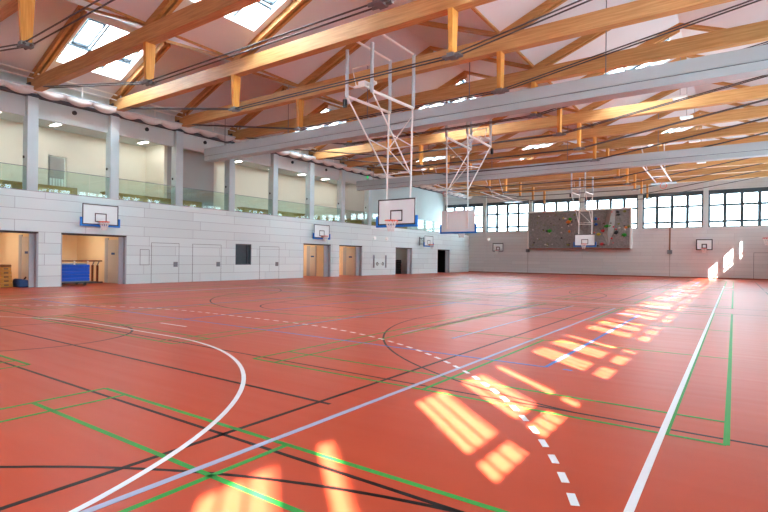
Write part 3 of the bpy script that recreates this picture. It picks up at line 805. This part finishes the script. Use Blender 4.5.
mb.hexa([(-.5, -.34, 0), (.5, -.34, 0), (.5, .3, 0), (-.5, .3, 0), (-.4, -.3, .42), (.34, -.3, .4), (.4, .12, .34), (-.4, .14, .36)])
mb.build('bag_body', 'mat_navy', t, bevel=.09, smooth=True)
MB().path([(.35, -.1, .38), (.42, -.05, .5), (.3, .02, .48), (.2, .0, .38)], .02, 6).build('strap', 'black', t)
# mat trolley
t = thing('mat_trolley', 'bright blue mat trolley on wheels in the store below the near wall hoop', 'trolley', (-28.35, 12.2, 0))
MB().box(-.6, .6, -.85, .72, .16, .22).build('base_frame', 'galv', t)
for k in range(5):
    MB().box(-.56, .56, -.84+.004*k, .7-.006*(k % 2), .22+.17*k, .385+.17*k).build('gym_mat', 'mat_blue', t, bevel=.03)
MB().box(-.5, .5, -.8, .66, 1.065, 1.12).build('top_cover', 'cover', t, bevel=.02)
for x in (-.45, .45):
    for yq in (-.65, .5): MB().tube((x-.03, yq, .08), (x+.03, yq, .08), .08, 14).box(x-.05, x+.05, yq-.03, yq+.03, .1, .17).build('wheel', 'black', t)
for yq in (-.05, .6): MB().box(.5, .56, yq-.03, yq+.03, 1.06, 1.26).build('corner_post', 'tube', t)
# parallel bars
t = thing('parallel_bars', 'parallel bars with brown posts behind the blue mat trolley', 'gym apparatus', (-29.7, 13.2, 0))
for x in (-.28, .28):
    MB().tube((x, -1.9, 1.24), (x, 1.1, 1.24), .035, 10).build('bar', 'redwood', t)
    for yq in (-1.4, .85):
        MB().tube((x, yq, .08), (x, yq, 1.0), .06, 10).build('post', 'redwood', t)
        MB().tube((x, yq, 1.0), (x, yq+.1, 1.23), .03, 8).build('bar_support', 'galv', t)
MB().box(-.4, -.2, -1.8, 1.1, 0, .08).box(.2, .4, -1.8, 1.1, 0, .08).box(-.2, .2, -1.45, -1.35, 0, .07).box(-.2, .2, .8, .9, 0, .07).build('base_frame', 'steel', t)
# small wooden bench in the third store
t = thing('low_bench', 'low brown wooden bench in the store below the second wall hoop', 'bench', (-30.6, 30.9, 0))
MB().box(-.25, .25, -.8, .45, .3, .36).build('seat', 'redwood', t)
for yq in (-.6, .3): MB().box(-.2, .2, yq-.04, yq+.04, 0, .3).build('leg', 'redwood', t)

# ------------------------------------------------------------------ light: sun, sky, portals at the openings
sun = bpy.data.lights.new('sun', 'SUN'); sun.energy = 42.0; sun.angle = math.radians(0.45); sun.color = (1.0, 0.88, 0.82)
so = bpy.data.objects.new('sun', sun); COL.objects.link(so)
d = Vector((-1.02, .94, -1.075)).normalized()
so.rotation_euler = d.to_track_quat('-Z', 'Y').to_euler(); so.location = (20, -20, 30)

wd = bpy.data.worlds.new('sky'); S.world = wd; wd.use_nodes = True
nt = wd.node_tree; bg = nt.nodes['Background']
bg.inputs[0].default_value = (0.70, 0.90, 1.0, 1); bg.inputs[1].default_value = 7.0

def portal(name, loc, rot, sx, sy):
    l = bpy.data.lights.new(name, 'AREA'); l.shape = 'RECTANGLE'; l.size = sx; l.size_y = sy; l.energy = 1
    o = bpy.data.objects.new(name, l); COL.objects.link(o); o.location = loc; o.rotation_euler = rot
    l.cycles.is_portal = True
R90 = math.pi/2
portal('portal_back', (-13.5, YB+.42, 6.73), (R90, 0, 0), 34.5, 3.6)          # faces -Y
portal('portal_right', (XR+.5, 19.2, 6.73), (0, R90, 0), 3.6, 76.5)           # faces -X
for a in VAL[:3]:
    for s0, s1 in SH:
        x = a+3.125
        portal('portal_roof', (x, (s0+s1)/2, 9.9+.4*3.125+.36), (0, -math.atan(.4), 0), 3.3, s1-s0)

# ------------------------------------------------------------------ camera
cam = bpy.data.cameras.new('camera'); co = bpy.data.objects.new('camera', cam); COL.objects.link(co)
F = 503.46
cam.sensor_fit = 'HORIZONTAL'; cam.sensor_width = 36; cam.lens = F/768*36
cam.shift_y = 2.28/768; cam.clip_end = 300; cam.clip_start = .05
co.matrix_world = Matrix.Translation((0, 0, 1.5776)) @ Matrix.Rotation(0.607829, 4, 'Z') @ Matrix.Rotation(R90, 4, 'X') @ Matrix.Rotation(0.0116, 4, 'Z')
S.camera = co

S.view_settings.view_transform = 'Standard'; S.view_settings.look = 'None'
S.view_settings.exposure = 1.14; S.view_settings.gamma = 1.0
S.view_settings.use_curve_mapping = False
cy_ = S.cycles
cy_.use_denoising = True
cy_.max_bounces = 10; cy_.diffuse_bounces = 6; cy_.glossy_bounces = 4; cy_.transparent_max_bounces = 12
cy_.sample_clamp_indirect = 8.0; cy_.caustics_reflective = False
